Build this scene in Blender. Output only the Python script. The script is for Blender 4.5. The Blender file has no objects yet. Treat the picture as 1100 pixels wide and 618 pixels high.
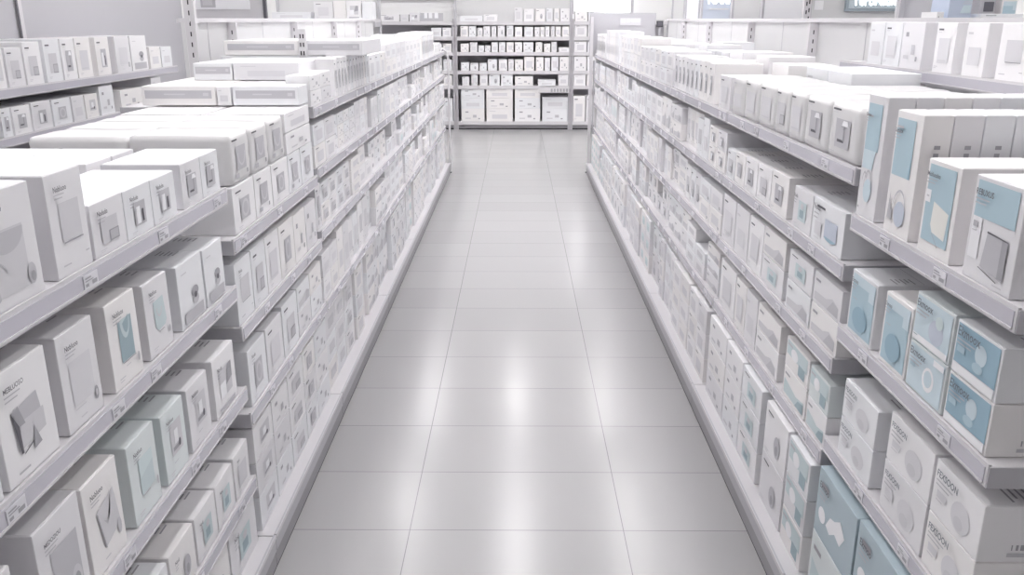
import bpy, bmesh, math, random
from mathutils import Vector, Matrix
R = random.Random(7)
PI = math.pi
sc = bpy.context.scene
COL = sc.collection

# ------------------------------------------------------------------ camera geometry (photo 1100x618)
F, CX, CY, H = 912.0, 550.0, 309.0, 1.75
PITCH = math.atan(288 / 912.0)
YAW = math.atan(6 / (F / math.cos(PITCH)))


def ray(u, v):
    x, y, z = (u - CX) / F, -(v - CY) / F, 1.0
    fw = z * math.cos(PITCH) + y * math.sin(PITCH)
    up = y * math.cos(PITCH) - z * math.sin(PITCH)
    return (x * math.cos(YAW) - fw * math.sin(YAW), x * math.sin(YAW) + fw * math.cos(YAW), up)


def ony(u, v, Y):          # a point of the plane y = Y seen at (u, v): its x and z
    d = ray(u, v)
    t = Y / d[1]
    return d[0] * t, H + d[2] * t


def onx(u, v, X):          # a point of the plane x = X: its y and z
    d = ray(u, v)
    t = X / d[0]
    return d[1] * t, H + d[2] * t


# ------------------------------------------------------------------ materials
MATS = {}


def srgb(r, g, b):
    f = lambda c: (c / 255 / 12.92) if c <= 10 else ((c / 255 + 0.055) / 1.055) ** 2.4
    return (f(r), f(g), f(b), 1)


def mat(name, rgb, rough=0.5, spec=0.5, emit=None, var=0.0, metal=0.0, noise_scale=6.0, coat=0.0):
    if name in MATS:
        return MATS[name]
    m = bpy.data.materials.new(name)
    m.use_nodes = True
    nt = m.node_tree
    b = nt.nodes['Principled BSDF']
    c = srgb(*rgb)
    b.inputs['Base Color'].default_value = c
    b.inputs['Roughness'].default_value = rough
    b.inputs['Specular IOR Level'].default_value = spec
    b.inputs['Metallic'].default_value = metal
    b.inputs['Coat Weight'].default_value = coat
    if emit:
        b.inputs['Emission Color'].default_value = srgb(*emit[:3])
        b.inputs['Emission Strength'].default_value = emit[3]
    if var:
        tc = nt.nodes.new('ShaderNodeTexCoord')
        nz = nt.nodes.new('ShaderNodeTexNoise')
        nz.inputs['Scale'].default_value = noise_scale
        nz.inputs['Detail'].default_value = 3
        mx = nt.nodes.new('ShaderNodeMix')
        mx.data_type = 'RGBA'
        mx.inputs[6].default_value = c
        mx.inputs[7].default_value = tuple(max(0, x * (1 - var)) for x in c[:3]) + (1,)
        nt.links.new(tc.outputs['Object'], nz.inputs['Vector'])
        nt.links.new(nz.outputs['Fac'], mx.inputs[0])
        nt.links.new(mx.outputs[2], b.inputs['Base Color'])
    MATS[name] = m
    return m


WHITES = [mat('card_white', (238, 237, 239), .55, .3, var=.03), mat('card_cool', (233, 234, 237), .55, .3, var=.03),
          mat('card_warm', (238, 236, 236), .55, .3, var=.03), mat('card_soft', (229, 228, 231), .55, .3, var=.04)]
M_FILM = mat('shrink_film', (220, 219, 220), .32, .4, var=.02)
M_STEEL = mat('shelf_enamel', (214, 212, 215), .38, .5, var=.03, noise_scale=2)
M_STEEL2 = mat('shelf_enamel_grey', (188, 187, 192), .4, .5, var=.03, noise_scale=2)
M_PANEL = mat('back_panel_enamel', (216, 216, 217), .5, .4, var=.03, noise_scale=1.5)
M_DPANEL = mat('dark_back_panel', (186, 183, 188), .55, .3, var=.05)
M_RAIL = mat('price_rail_plastic', (198, 196, 205), .2, .5, var=.05)
M_INK2 = mat('ink_slate', (122, 128, 136), .5, .2)
M_TAG = mat('tag_paper', (222, 221, 226), .5, .3)
M_INK = mat('ink_dark', (112, 110, 116), .5, .2)
M_SLOT = mat('slot_dark', (58, 57, 61), .7, .1)
M_KICK = mat('kick_enamel', (152, 150, 155), .4, .5, var=.04)
PR = {'g0': mat('print_palest_grey', (217, 216, 220), .5, .3), 'g1': mat('print_pale_grey', (208, 207, 211), .5, .3),
      'g2': mat('print_grey', (192, 191, 196), .5, .3), 'g3': mat('print_mid_grey', (166, 165, 171), .5, .3),
      'g4': mat('print_dark_grey', (104, 103, 110), .5, .3), 'w': mat('print_white', (240, 240, 243), .5, .3),
      't0': mat('print_palest_teal', (210, 223, 225), .5, .3), 't1': mat('print_pale_teal', (200, 213, 216), .5, .3),
      't2': mat('print_teal', (158, 177, 185), .5, .3), 'b0': mat('print_pale_blue', (204, 219, 227), .5, .3),
      'b1': mat('print_blue', (178, 201, 212), .45, .35), 'b2': mat('print_deep_blue', (152, 181, 197), .45, .35),
      'lv': mat('print_lavender', (196, 203, 216), .5, .3), 'ink': M_INK, 'cr': mat('print_cream', (232, 231, 226), .5, .3)}
BODY = {'blue': mat('card_blue', (196, 213, 221), .5, .35, var=.03), 'teal': mat('card_teal', (222, 228, 229), .5, .35, var=.03),
        'slate': mat('card_slate', (178, 193, 201), .5, .35, var=.03)}


# ------------------------------------------------------------------ mesh helpers
class MB:
    def __init__(self):
        self.v, self.f, self.m, self.mats = [], [], [], []

    def mi(self, m):
        if m not in self.mats:
            self.mats.append(m)
        return self.mats.index(m)

    def face(self, pts, m):
        n = len(self.v)
        self.v += [tuple(p) for p in pts]
        self.f.append(tuple(range(n, n + len(pts))))
        self.m.append(self.mi(m))

    def box(self, x0, x1, y0, y1, z0, z1, m):
        x0, x1 = min(x0, x1), max(x0, x1)
        y0, y1 = min(y0, y1), max(y0, y1)
        n = len(self.v)
        self.v += [(x0, y0, z0), (x1, y0, z0), (x1, y1, z0), (x0, y1, z0), (x0, y0, z1), (x1, y0, z1), (x1, y1, z1), (x0, y1, z1)]
        k = self.mi(m)
        for q in ((0, 3, 2, 1), (4, 5, 6, 7), (0, 1, 5, 4), (1, 2, 6, 5), (2, 3, 7, 6), (3, 0, 4, 7)):
            self.f.append(tuple(n + i for i in q))
            self.m.append(k)

    def tube(self, pts, r, m, seg=8):
        k = self.mi(m)
        rings = []
        P = [Vector(p) for p in pts]
        for i, p in enumerate(P):
            t = (P[min(i + 1, len(P) - 1)] - P[max(i - 1, 0)]).normalized()
            a = t.orthogonal().normalized() if i == 0 else (rings_a - t * rings_a.dot(t)).normalized()
            rings_a = a
            b = t.cross(a)
            n = len(self.v)
            self.v += [tuple(p + r * (a * math.cos(2 * PI * j / seg) + b * math.sin(2 * PI * j / seg))) for j in range(seg)]
            rings.append(n)
        for a_, b_ in zip(rings, rings[1:]):
            for j in range(seg):
                self.f.append((a_ + j, a_ + (j + 1) % seg, b_ + (j + 1) % seg, b_ + j))
                self.m.append(k)
        for n, rev in ((rings[0], True), (rings[-1], False)):
            q = tuple(range(n, n + seg))
            self.f.append(q[::-1] if rev else q)
            self.m.append(k)

    def mesh(self, name):
        me = bpy.data.meshes.new(name)
        me.from_pydata(self.v, [], self.f)
        for m in self.mats:
            me.materials.append(m)
        me.polygons.foreach_set('material_index', self.m)
        me.update()
        return me

    def obj(self, name, parent=None):
        return link(name, self.mesh(name), parent)


def link(name, data, parent=None):
    o = bpy.data.objects.new(name, data)
    COL.objects.link(o)
    if parent is not None:
        o.parent = parent
    return o


def tag(o, label=None, cat=None, group=None, kind=None):
    for k, v in (('label', label), ('category', cat), ('group', group), ('kind', kind)):
        if v:
            o[k] = v
    return o


def bevel_box(name, w, d, h, b, m):
    bm = bmesh.new()
    bmesh.ops.create_cube(bm, size=1)
    for v in bm.verts:
        v.co = Vector((v.co.x * w, (v.co.y + .5) * d, (v.co.z + .5) * h))
    bmesh.ops.bevel(bm, geom=list(bm.edges), offset=b, segments=2, affect='EDGES', profile=.6)
    me = bpy.data.meshes.new(name)
    bm.to_mesh(me)
    bm.free()
    me.materials.append(m)
    return me


def pack_mesh(name, w, d, h, m, rr):
    """A bundle in stretched film: bulging faces, soft lumpy corners."""
    bm = bmesh.new()
    bmesh.ops.create_cube(bm, size=1)
    bmesh.ops.subdivide_edges(bm, edges=list(bm.edges), cuts=7, use_grid_fill=True)
    ph = [rr.uniform(0, 6) for _ in range(6)]
    for v in bm.verts:
        x, y, z = v.co.x * 2, v.co.y * 2, v.co.z * 2
        p = 22.0
        k = (abs(x) ** p + abs(y) ** p + abs(z) ** p) ** (1 / p)
        x, y, z = x / k, y / k, z / k
        n = .006 * math.sin(5 * x + ph[0]) * math.sin(4 * y + ph[1]) + .006 * math.sin(9 * z + ph[2]) * math.sin(7 * x + ph[3])
        s = 1 + (n if z < .9 else n * 2.2)
        zz = (z * (1 + n * 2) + 1) / 2 if z > -.8 else (z + 1) / 2
        v.co = Vector((x * s * w / 2 * .985, (min(max(y * s, -1.0), 1.0) + 1) / 2 * d, max(0, zz) * h * .985))
    me = bpy.data.meshes.new(name)
    bm.to_mesh(me)
    bm.free()
    me.materials.append(m)
    me.polygons.foreach_set('use_smooth', [True] * len(me.polygons))
    return me


# ------------------------------------------------------------------ prints: unit artwork on the front of a box, u to the right, v up
def circ(m, cu, cv, ru, rv, a0=0, a1=360, n=18):
    return (m, [(cu + ru * math.cos(math.radians(a0 + (a1 - a0) * i / n)), cv + rv * math.sin(math.radians(a0 + (a1 - a0) * i / n))) for i in range(n + (0 if a1 - a0 >= 360 else 1))])


def rec(m, u0, v0, u1, v1):
    return (m, [(u0, v0), (u1, v0), (u1, v1), (u0, v1)])


def arc(m, cu, cv, ru, rv, t, a0, a1, n=10):
    o = [(cu + ru * math.cos(math.radians(a0 + (a1 - a0) * i / n)), cv + rv * math.sin(math.radians(a0 + (a1 - a0) * i / n))) for i in range(n + 1)]
    i_ = [(cu + (ru - t) * math.cos(math.radians(a1 + (a0 - a1) * i / n)), cv + (rv - t) * math.sin(math.radians(a1 + (a0 - a1) * i / n))) for i in range(n + 1)]
    return (m, o + i_)


WORDBAR = [rec('g4', .1, .86, .36, .895), rec('g1', .1, .815, .28, .827)]
FINE = [rec('g1', .1, .1, .3, .115), rec('g1', .1, .07, .24, .082)]
D = {
    'loop': ('grey loop print', WORDBAR + [rec('g2', .25, .25, .72, .74), arc('g1', .5, .6, .2, .28, .045, 180, 360), rec('g3', .7, .13, .77, .22), rec('g2', .12, .1, .3, .2)]),
    'oval': ('grey oval print', WORDBAR + [rec('g2', .27, .22, .72, .7), circ('g1', .5, .46, .17, .2), circ('g2', .5, .46, .11, .14)] + FINE),
    'corner': ('pale square print', WORDBAR + [rec('g1', .22, .2, .75, .68), rec('g3', .44, .2, .75, .42), rec('g2', .47, .23, .72, .4)] + FINE),
    'lamp': ('grey lamp print', WORDBAR + [rec('g2', .25, .2, .72, .72), rec('g4', .33, .3, .55, .35), rec('g3', .52, .33, .57, .6), ('w', [(.45, .6), (.68, .6), (.63, .7), (.5, .7)])] + FINE),
    'bottle': ('grey bottle print', WORDBAR + [rec('g2', .3, .2, .72, .7), rec('w', .36, .24, .5, .6), rec('g4', .56, .26, .63, .52)] + FINE),
    'pale': ('palest grey print', WORDBAR + [rec('g0', .2, .18, .78, .7), rec('g1', .25, .22, .7, .25)] + FINE),
    'badge': ('round badge print', [rec('g0', .2, .22, .82, .7), circ('g3', .84, .2, .06, .075), circ('g1', .84, .2, .03, .038), rec('g1', .2, .19, .5, .2), rec('g1', .3, .08, .48, .095)]),
    'scarf': ('draped cloth print', [rec('g1', .18, .1, .8, .68), circ('g2', .5, .66, .3, .2, 180, 360), arc('g2', .2, .3, .25, .14, .02, 0, 90), circ('g2', .83, .2, .07, .1), circ('g3', .84, .17, .04, .05), ('g2', [(.15, .62), (.18, .68), (.27, .1), (.22, .08)])]),
    'frame': ('plain panel print', [rec('g1', .24, .33, .82, .72), rec('g3', .27, .31, .82, .325), rec('g2', .82, .14, .93, .155), rec('g2', .13, .09, .35, .105)]),
    'paper': ('folded paper print', [('g2', [(.2, .63), (.72, .68), (.8, .3), (.24, .25)]), ('g1', [(.36, .5), (.8, .5), (.8, .3), (.24, .25)]), ('g4', [(.2, .63), (.31, .47), (.31, .22), (.27, .22)]), ('g3', [(.2, .63), (.33, .66), (.42, .47), (.31, .47)]), ('g3', [(.5, .18), (.56, .4), (.66, .2)]), ('g4', [(.31, .22), (.5, .27), (.5, .255), (.3, .205)]), rec('g2', .14, .07, .36, .09)]),
    'bowl': ('teal bowl print', [rec('t2', .3, .26, .78, .76), circ('t1', .54, .76, .17, .24, 180, 360), circ('t2', .56, .78, .12, .2, 200, 360), rec('g3', .3, .25, .78, .26), circ('g2', .86, .2, .04, .06), rec('g1', .38, .2, .55, .21)] + FINE),
    'dish': ('pale teal print', [('t1', [(.3, .72), (.74, .74), (.8, .38), (.72, .32), (.42, .3), (.32, .36)]), arc('g1', .52, .6, .12, .12, .03, 170, 360), rec('g3', .42, .28, .66, .29), circ('g2', .86, .22, .05, .05)] + FINE),
    'knob': ('small knob print', [circ('g3', .62, .46, .15, .09), circ('g2', .62, .34, .13, .09), circ('g4', .62, .4, .06, .05), rec('g2', .1, .03, .9, .22), rec('g1', .1, .85, .32, .87)]),
    'disc': ('large disc print', [rec('g2', .24, .12, .86, .72), circ('g1', .72, .26, .12, .13), circ('g3', .72, .24, .07, .08)]),
    'swoop': ('swooping line print', [('g1', [(.25, .64), (.8, .74), (.9, .3), (.38, .2)]), ('g2', [(.42, .5), (.55, .46), (.66, .55), (.72, .72), (.62, .5), (.52, .42)]), circ('g2', .84, .27, .06, .09), ('g3', [(.25, .64), (.28, .62), (.4, .2), (.37, .21)]), rec('g1', .3, .1, .46, .115)]),
    'teal': ('teal panel print', [rec('t1', .3, .28, .82, .74), ('t0', [(.3, .5), (.82, .6), (.82, .74), (.3, .74)]), rec('g2', .34, .26, .6, .275), circ('g2', .9, .26, .03, .06)] + FINE),
    'scene': ('small scene print', [rec('g1', .3, .3, .82, .78), rec('g3', .36, .36, .7, .42), rec('w', .45, .45, .62, .66), circ('g4', .66, .42, .05, .06), rec('g2', .3, .2, .5, .21)] + FINE),
    'arch': ('grey arch print', [rec('g1', .22, .24, .8, .74), rec('w', .22, .24, .5, .5), ('g3', [(.5, .4), (.8, .46), (.8, .74), (.62, .74)]), rec('g2', .12, .03, .86, .1)] + FINE),
    'pod': ('round pod print', WORDBAR + [circ('g2', .62, .4, .14, .22), circ('g3', .62, .34, .06, .1)] + FINE),
    'band': ('wide grey band', [rec('g2', .03, .36, .97, .8), rec('g1', .3, .55, .6, .63), rec('g1', .85, .5, .93, .68)]),
    'half': ('half grey band', [rec('g3', .03, .36, .42, .8), rec('g1', .16, .55, .32, .63), rec('g1', .45, .36, .95, .8), rec('g0', .56, .5, .86, .66)]),
    'line': ('thin line print', [rec('g0', .2, .2, .8, .55), rec('g1', .1, .8, .34, .84)]),
    'dots': ('scattered mark print', [rec('g3', .16, .7, .3, .8), rec('g2', .5, .3, .66, .52), rec('g3', .74, .16, .82, .26), rec('g1', .16, .2, .4, .28)]),
    'slope': ('grey slope print', [('g1', [(.05, .1), (.95, .1), (.95, .42), (.72, .56), (.5, .4), (.05, .36)]), ('g2', [(.55, .1), (.95, .1), (.95, .4), (.75, .5)]), rec('g3', .08, .74, .26, .82)]),
    'tealslope': ('teal slope print', [('t1', [(.05, .1), (.95, .1), (.95, .5), (.6, .4), (.05, .6)]), ('t2', [(.6, .1), (.95, .1), (.95, .44), (.72, .36)]), rec('g3', .08, .78, .3, .85)]),
    'tealtop': ('teal upper print', [rec('t1', .04, .45, .96, .95), rec('t2', .6, .12, .88, .5), circ('w', .4, .62, .16, .2), rec('g2', .08, .8, .3, .87)]),
    'window': ('teal window print', WORDBAR + [rec('t1', .3, .22, .74, .72), rec('t2', .4, .3, .62, .5), circ('g1', .52, .6, .08, .08)] + FINE),
    'pane': ('blue window print', [rec('g4', .12, .82, .4, .87), rec('g1', .12, .76, .3, .775), rec('lv', .44, .22, .84, .66), circ('b2', .64, .26, .18, .08, 180, 360), rec('g0', .12, .18, .34, .5), rec('g1', .12, .1, .3, .115)]),
    'rtall': ('blue top and plant', [rec('b1', .06, .56, .8, .95), ('b0', [(.06, .4), (.62, .4), (.7, .56), (.06, .56)]), circ('b0', .5, .22, .22, .1), arc('g2', .48, .24, .2, .16, .02, 0, 180), arc('g2', .3, .26, .12, .12, .02, 20, 160), rec('g2', .12, .84, .4, .855), rec('g2', .1, .05, .2, .07)]),
    'rplant': ('blue square and vase', [rec('b1', .05, .48, .78, .96), ('b2', [(.7, .48), (.78, .48), (.78, .7)]), circ('lv', .58, .17, .22, .11), ('g2', [(.1, .1), (.16, .34), (.24, .12)]), ('g2', [(.14, .1), (.3, .22), (.3, .1)]), arc('g2', .56, .2, .26, .18, .02, 10, 170), rec('g2', .1, .88, .36, .9), rec('g2', .1, .84, .26, .85)]),
    'rshade': ('blue field with shade', [rec('b1', .06, .12, .9, .97), ('cr', [(.34, .58), (.84, .5), (.8, .2), (.4, .24), (.32, .32)]), rec('w', .06, .55, .22, .69), ('g3', [(.4, .24), (.41, .24), (.66, .1), (.64, .1)]), rec('g1', .1, .61, .18, .63)]),
    'rsteel': ('blue top and steel box', [rec('b1', .05, .62, .92, .98), rec('w', .05, .2, .26, .62), ('g2', [(.36, .16), (.42, .52), (.86, .5), (.84, .1)]), ('g3', [(.74, .12), (.86, .12), (.86, .5), (.74, .5)]), ('g4', [(.42, .52), (.86, .5), (.86, .49), (.42, .505)]), ('g4', [(.34, .15), (.76, .08), (.76, .07), (.34, .14)]), rec('g2', .1, .52, .19, .58), rec('g1', .1, .48, .2, .49), rec('g1', .7, .04, .9, .055)]),
    'rfield': ('deep blue field', [rec('b1', .05, .04, .97, .97), rec('b0', .05, .82, .97, .97), rec('b0', .74, .68, .97, .86), rec('g2', .14, .58, .32, .59), circ('b2', .5, .3, .3, .2)]),
    'rbowl': ('pale blue bowl print', [rec('b0', .02, .04, .98, .97), circ('lv', .62, .42, .2, .26), circ('t0', .68, .66, .1, .14), rec('w', .02, .02, .98, .16), rec('t2', .05, .12, .16, .14)]),
    'rbulb': ('blue bulb print', [rec('b2', .02, .2, .98, .98), circ('b0', .6, .62, .13, .2), circ('b1', .57, .36, .12, .1), rec('w', .02, .02, .98, .2), rec('b1', .08, .44, .26, .56)]),
    'rring': ('pale blue ring print', [rec('b0', .02, .04, .98, .97), circ('w', .6, .45, .16, .26), circ('b0', .6, .47, .11, .18), rec('b1', .08, .5, .22, .62), rec('w', .7, .84, .98, .97)]),
    'rgrey': ('faint pear print', [circ('g0', .62, .4, .2, .28), circ('g1', .6, .28, .1, .12), rec('g0', .1, .35, .3, .5), rec('g1', .1, .3, .24, .32)]),
    'rblob': ('white blob print', [('w', [(.3, .3), (.4, .5), (.52, .54), (.66, .66), (.8, .5), (.7, .3), (.55, .36), (.42, .24)]), circ('w', .18, .36, .1, .12), rec('g3', .1, .78, .3, .86)]),
}
DM = {}


def design_mesh(name, lettered=False):
    """The artwork as a mesh; where real lettering goes on the box its stand-in bars are left off."""
    key = (name, lettered)
    if key not in DM:
        mb = MB()
        for i, (m, pts) in enumerate(D[name][1]):
            if lettered and any(pts is q[1] for q in WORDBAR):
                continue
            y = -.0012 - .0005 * i
            mb.face([(u - .5, y, v) for u, v in pts], PR[m])
        DM[key] = mb.mesh('front_print')
    return DM[key]


TX = {}


def text_mesh(word, m, cap=1.0):
    k = (word, m.name)
    if k not in TX:
        cu = bpy.data.curves.new('t', 'FONT')
        cu.body = word
        cu.resolution_u = 2
        cu.offset = .016
        o = bpy.data.objects.new('t', cu)
        COL.objects.link(o)
        dg = bpy.context.evaluated_depsgraph_get()
        me = bpy.data.meshes.new_from_object(o.evaluated_get(dg))
        bpy.data.objects.remove(o)
        me.name = 'lettering'
        me.materials.clear()
        me.materials.append(m)
        xs = [v.co.x for v in me.vertices]
        ys = [v.co.y for v in me.vertices]
        w = max(xs) - min(xs)
        for v in me.vertices:      # unit width, lying in the xz plane, origin at the lower left
            v.co = Vector(((v.co.x - min(xs)) / w, 0, (v.co.y - min(ys)) / w))
        TX[k] = me
    return TX[k]


SIDE = {}


def side_mesh(kind):
    """Small print on a box end (unit square in y, z) or on its top."""
    if kind in SIDE:
        return SIDE[kind]
    mb = MB()
    if kind == 'barcode':
        for i in range(11):
            mb.face([(0, .2 + .028 * i, .22), (0, .2 + .028 * i + .008 + .008 * (i % 3), .22), (0, .2 + .028 * i + .008 + .008 * (i % 3), .32), (0, .2 + .028 * i, .32)], PR['g3'])
        mb.face([(0, .18, .1), (0, .8, .1), (0, .8, .17), (0, .18, .17)], PR['g2'])
        for j in range(3):
            mb.face([(0, .45, .62 + .05 * j), (0, .68 - .05 * j, .62 + .05 * j), (0, .68 - .05 * j, .645 + .05 * j), (0, .45, .645 + .05 * j)], PR['g3'])
    elif kind == 'block':
        for j in range(5):
            mb.face([(0, .45, .5 + .06 * j), (0, .66 - .03 * (j % 2), .5 + .06 * j), (0, .66 - .03 * (j % 2), .53 + .06 * j), (0, .45, .53 + .06 * j)], PR['g3'])
    else:   # top: lines of small print near the front edge plus the tuck slit
        for j in range(5):
            mb.face([(.16, .2 + .045 * j, 0), (.42 - .07 * (j % 2), .2 + .045 * j, 0), (.42 - .07 * (j % 2), .216 + .045 * j, 0), (.16, .216 + .045 * j, 0)], PR['g3'])
        mb.face([(-.45, .47, 0), (.45, .47, 0), (.45, .475, 0), (-.45, .475, 0)], PR['g3'])
    SIDE[kind] = mb.mesh(kind)
    return SIDE[kind]


# ------------------------------------------------------------------ boxes
ORD = ['first', 'second', 'third', 'fourth', 'fifth', 'sixth', 'seventh', 'eighth', 'ninth', 'tenth', 'eleventh', 'twelfth',
       'thirteenth', 'fourteenth', 'fifteenth', 'sixteenth', 'seventeenth', 'eighteenth', 'nineteenth', 'twentieth'] + \
      ['twenty-' + x for x in ('first', 'second', 'third', 'fourth', 'fifth', 'sixth', 'seventh', 'eighth', 'ninth')]
BOXES = []     # (where tuple, y key, object, tone, kind word, design phrase, layer)
RB = random.Random(11)


def carton(w, d, h, design, loc, rz, tone='white', word=None, detail=1, soft=False, ink=M_INK, side=None, top=False, wtx=None, body=None):
    """One box: front face at its origin, front towards local -y."""
    m = BODY.get(tone) if tone in BODY else RB.choice(WHITES)
    if body:
        m = body
    if soft:
        nm, kw, cat = 'wrapped_pack', 'wrapped pack', 'pack'
        me = pack_mesh(nm, w, d, h, M_FILM, RB)
    else:
        if h < .095 and w > 2.2 * h:
            nm, kw = 'flat_carton', 'flat carton'
        elif h > 1.9 * w:
            nm, kw = 'slim_carton', 'slim carton'
        elif h > 1.18 * w:
            nm, kw = 'upright_carton', 'upright carton'
        elif w > 1.9 * h:
            nm, kw = 'oblong_carton', 'oblong carton'
        elif w > 1.25 * h:
            nm, kw = 'wide_carton', 'wide carton'
        else:
            nm, kw = 'square_carton', 'square carton'
        cat = 'box'
        me = bevel_box(nm, w, d, h, min(.0022, .03 * min(w, h)), m)
    o = link(nm, me)
    o.location = loc
    o.rotation_euler = (0, 0, rz)
    if design:
        p = link('front_print', design_mesh(design, bool(word)), o)
        p.scale = (w * .96, 1, h * .96)
        p.location = (0, 0, h * .02)
    if word:
        tw = wtx or min(.36, .05 * len(word))
        t = link('lettering', text_mesh(word, ink), o)
        t.scale = (w * tw, 1, w * tw * 1.12)
        t.location = (-w * .39, -.012 if design else -.0015, h * .83 if h >= w else h * .76)
        t.location.y = -.0012 - .0005 * 12
        s_ = link('small_print', SMALL, o)
        s_.scale = (w * tw * .8, 1, w * .1)
        s_.location = (-w * .39, -.0065, t.location.z - w * .12)
    if side:
        sg = side[1]
        s_ = link('side_print', side_mesh(side[0]), o)
        s_.location = (sg * (w / 2 + .0012), 0, 0)
        s_.scale = (1, d, h)
    if top:
        s_ = link('top_print', side_mesh('top'), o)
        s_.location = (0, 0, h + .0012)
        s_.scale = (w, min(d, .3), 1)
    if detail >= 2 and not soft:
        f = MB()
        f.box(-w / 2 + .003, w / 2 - .003, .004, d - .004, h - .0004, h + .0008, m)
        f.obj('lid_flap', o)
    tag(o, None, cat)
    return o, kw


SMALLMB = MB()
for j, ww in enumerate((1, .8)):
    SMALLMB.face([(0, 0, .7 - j * .5), (ww, 0, .7 - j * .5), (ww, 0, .85 - j * .5), (0, 0, .85 - j * .5)], PR['g2'])
SMALL = SMALLMB.mesh('small_print')

XF = {-1: .85, 1: .90}       # front of the stock; the shelf lips stand 1 cm further out
SIDEW = {-1: 'left', 1: 'right'}


def shelf_box(s, bay, tier, y0, y1, z0, h, d, design, layer='', row=0, xoff=0.0, gap=.004, **kw):
    w = abs(y1 - y0) - gap
    if tier == len(LV[s][bay]) - 1:      # stock on the base deck stands flush with the kick plate
        xoff += KICK[s] + .05 - XF[s]
    x = s * (XF[s] + xoff)
    j = kw.pop('jit', 0)
    o, word = carton(w, d, h - .0015, design, (x, (y0 + y1) / 2, z0 + .001), -s * PI / 2 + j, **kw)
    BOXES.append(((s, bay, tier, layer, row), (y0 + y1) / 2, o, kw.get('tone', 'white'), word, D[design][0] if design else 'plain face'))
    return o


TIER = ['top shelf', 'second shelf', 'third shelf', 'fourth shelf', 'base deck']
BAYW = ['nearest', 'second', 'third', 'fourth', 'fifth', 'sixth', 'seventh']


def finish_labels():
    seen = {}
    for rec_ in BOXES:
        seen.setdefault(rec_[0], []).append(rec_)
    for (s, bay, tier, layer, row), rows in seen.items():
        rows.sort(key=lambda r: r[1])
        for i, (_, _, o, tone, word, dn) in enumerate(rows):
            pos = (layer + ' ' if layer else '') + (ORD[i] if i < len(ORD) else 'farther')
            rw = ['', 'middle-row ', 'rear-row ', 'back-row ', 'last-row '][row]
            o['label'] = f"{tone} {word} with {dn}, {rw}{pos} along {TIER[tier]}, {BAYW[bay]} {SIDEW[s]} bay"
            o['group'] = f"{SIDEW[s]} aisle stock, {TIER[tier]}"


# ------------------------------------------------------------------ shelving bays
LV = {-1: [[1.285, .99, .66, .35, .12], [1.125, .85, .56, .12]] + [[1.405, 1.15, .88, .56, .12]] * 5,
      1: [[1.258, .945, .60, .12]] + [[1.375, 1.11, .835, .545, .12]] * 6}
BY = {-1: [1.02, 2.425, 3.545, 5.0, 6.4, 7.8, 9.0, 10.08], 1: [1.425, 2.225, 3.66, 5.05, 6.4, 7.8, 9.0, 10.08]}
LIP = {-1: .84, 1: .89}
KICK = {-1: .797, 1: .82}
XB = {-1: 1.65, 1: 1.72}
TAGM = MB()
TAGM.box(0, .0012, -.028, .028, -.013, .014, M_TAG)
for j, (a, b, z, t) in enumerate(((-.024, .0, .006, .003), (-.024, .008, .001, .002), (.002, .022, -.009, .008), (-.024, -.012, -.009, .006))):
    TAGM.face([(.0019, a, z), (.0019, b, z), (.0019, b, z + t), (.0019, a, z + t)], PR['g3'])
TAG_ME = TAGM.mesh('price_tag')
RT = random.Random(5)


def shelf_part(s, bay_o, y0, y1, z, xf, xb, tags, lip=.045):
    o = MB()
    a, b = y0 + .006, y1 - .006
    o.box(s * (xf + .006), s * xb, a, b, z - .02, z, M_STEEL)
    o.box(s * xf, s * (xf + .006), a, b, z - lip, z + .004, M_STEEL)
    o.box(s * (xf + .006), s * (xf + .03), a, b, z - lip, z - lip + .006, M_STEEL)
    for ya, yb in ((a - .004, a - .0005), (b + .0005, b + .004)):     # folded end of the tray with its bracket
        prof = [(s * (xf + .001), z - .0005), (s * (xf + .001), z - lip), (s * min(xf + .3, (xf + xb) / 2), z - lip), (s * xb, z - .075), (s * xb, z - .0005)]
        if s < 0:
            prof = prof[::-1]
        o.face([(x, yb, zz) for x, zz in prof], M_STEEL2)
        o.face([(x, ya, zz) for x, zz in prof[::-1]], M_STEEL2)
        for (xa_, za_), (xb_, zb_) in zip(prof, prof[1:] + prof[:1]):
            o.face([(xa_, ya, za_), (xb_, ya, zb_), (xb_, yb, zb_), (xa_, yb, za_)], M_STEEL2)
    sh = o.obj('shelf', bay_o)
    r = MB()
    r.box(s * (xf - .002), s * (xf + .002), a + .008, b - .008, z - lip + .008, z - .005, M_RAIL)
    r.box(s * (xf - .004), s * (xf + .002), a + .008, b - .008, z - lip + .005, z - lip + .009, M_STEEL)
    r.obj('price_rail', sh)
    n = max(1, int((y1 - y0) / .3)) if tags else 0
    for i in range(n):
        t = link('price_tag', TAG_ME, sh)
        t.location = (s * (xf - .0025), y0 + (i + RT.uniform(.25, .75)) * (y1 - y0) / n, z - lip / 2)
        t.rotation_euler = (0, 0, PI if s > 0 else 0)
        t.scale = (1, 1, 1) if s < 0 else (1, 1, 1)
    return sh


def upright(s, x, y, z0, z1, parent, slots=True, zs=None, name='upright'):
    o = MB()
    o.box(s * (x - .03), s * (x + .02), y - .016, y + .016, z0, z1, M_STEEL)
    u = o.obj(name, parent)
    if slots:
        q = MB()
        z = (zs or z0) + .02
        while z < z1 - .02:
            for face in (1,):
                if face == 0:
                    q.box(s * (x - .0312), s * (x - .0295), y - .006, y - .001, z, z + .022, M_SLOT)
                    q.box(s * (x - .0312), s * (x - .0295), y + .004, y + .009, z, z + .022, M_SLOT)
                else:
                    q.box(s * (x - .008), s * (x - .002), y - .0172, y - .0155, z, z + .022, M_SLOT)
            z += .05
        q.obj('slot_strip', u)
    return u


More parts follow.
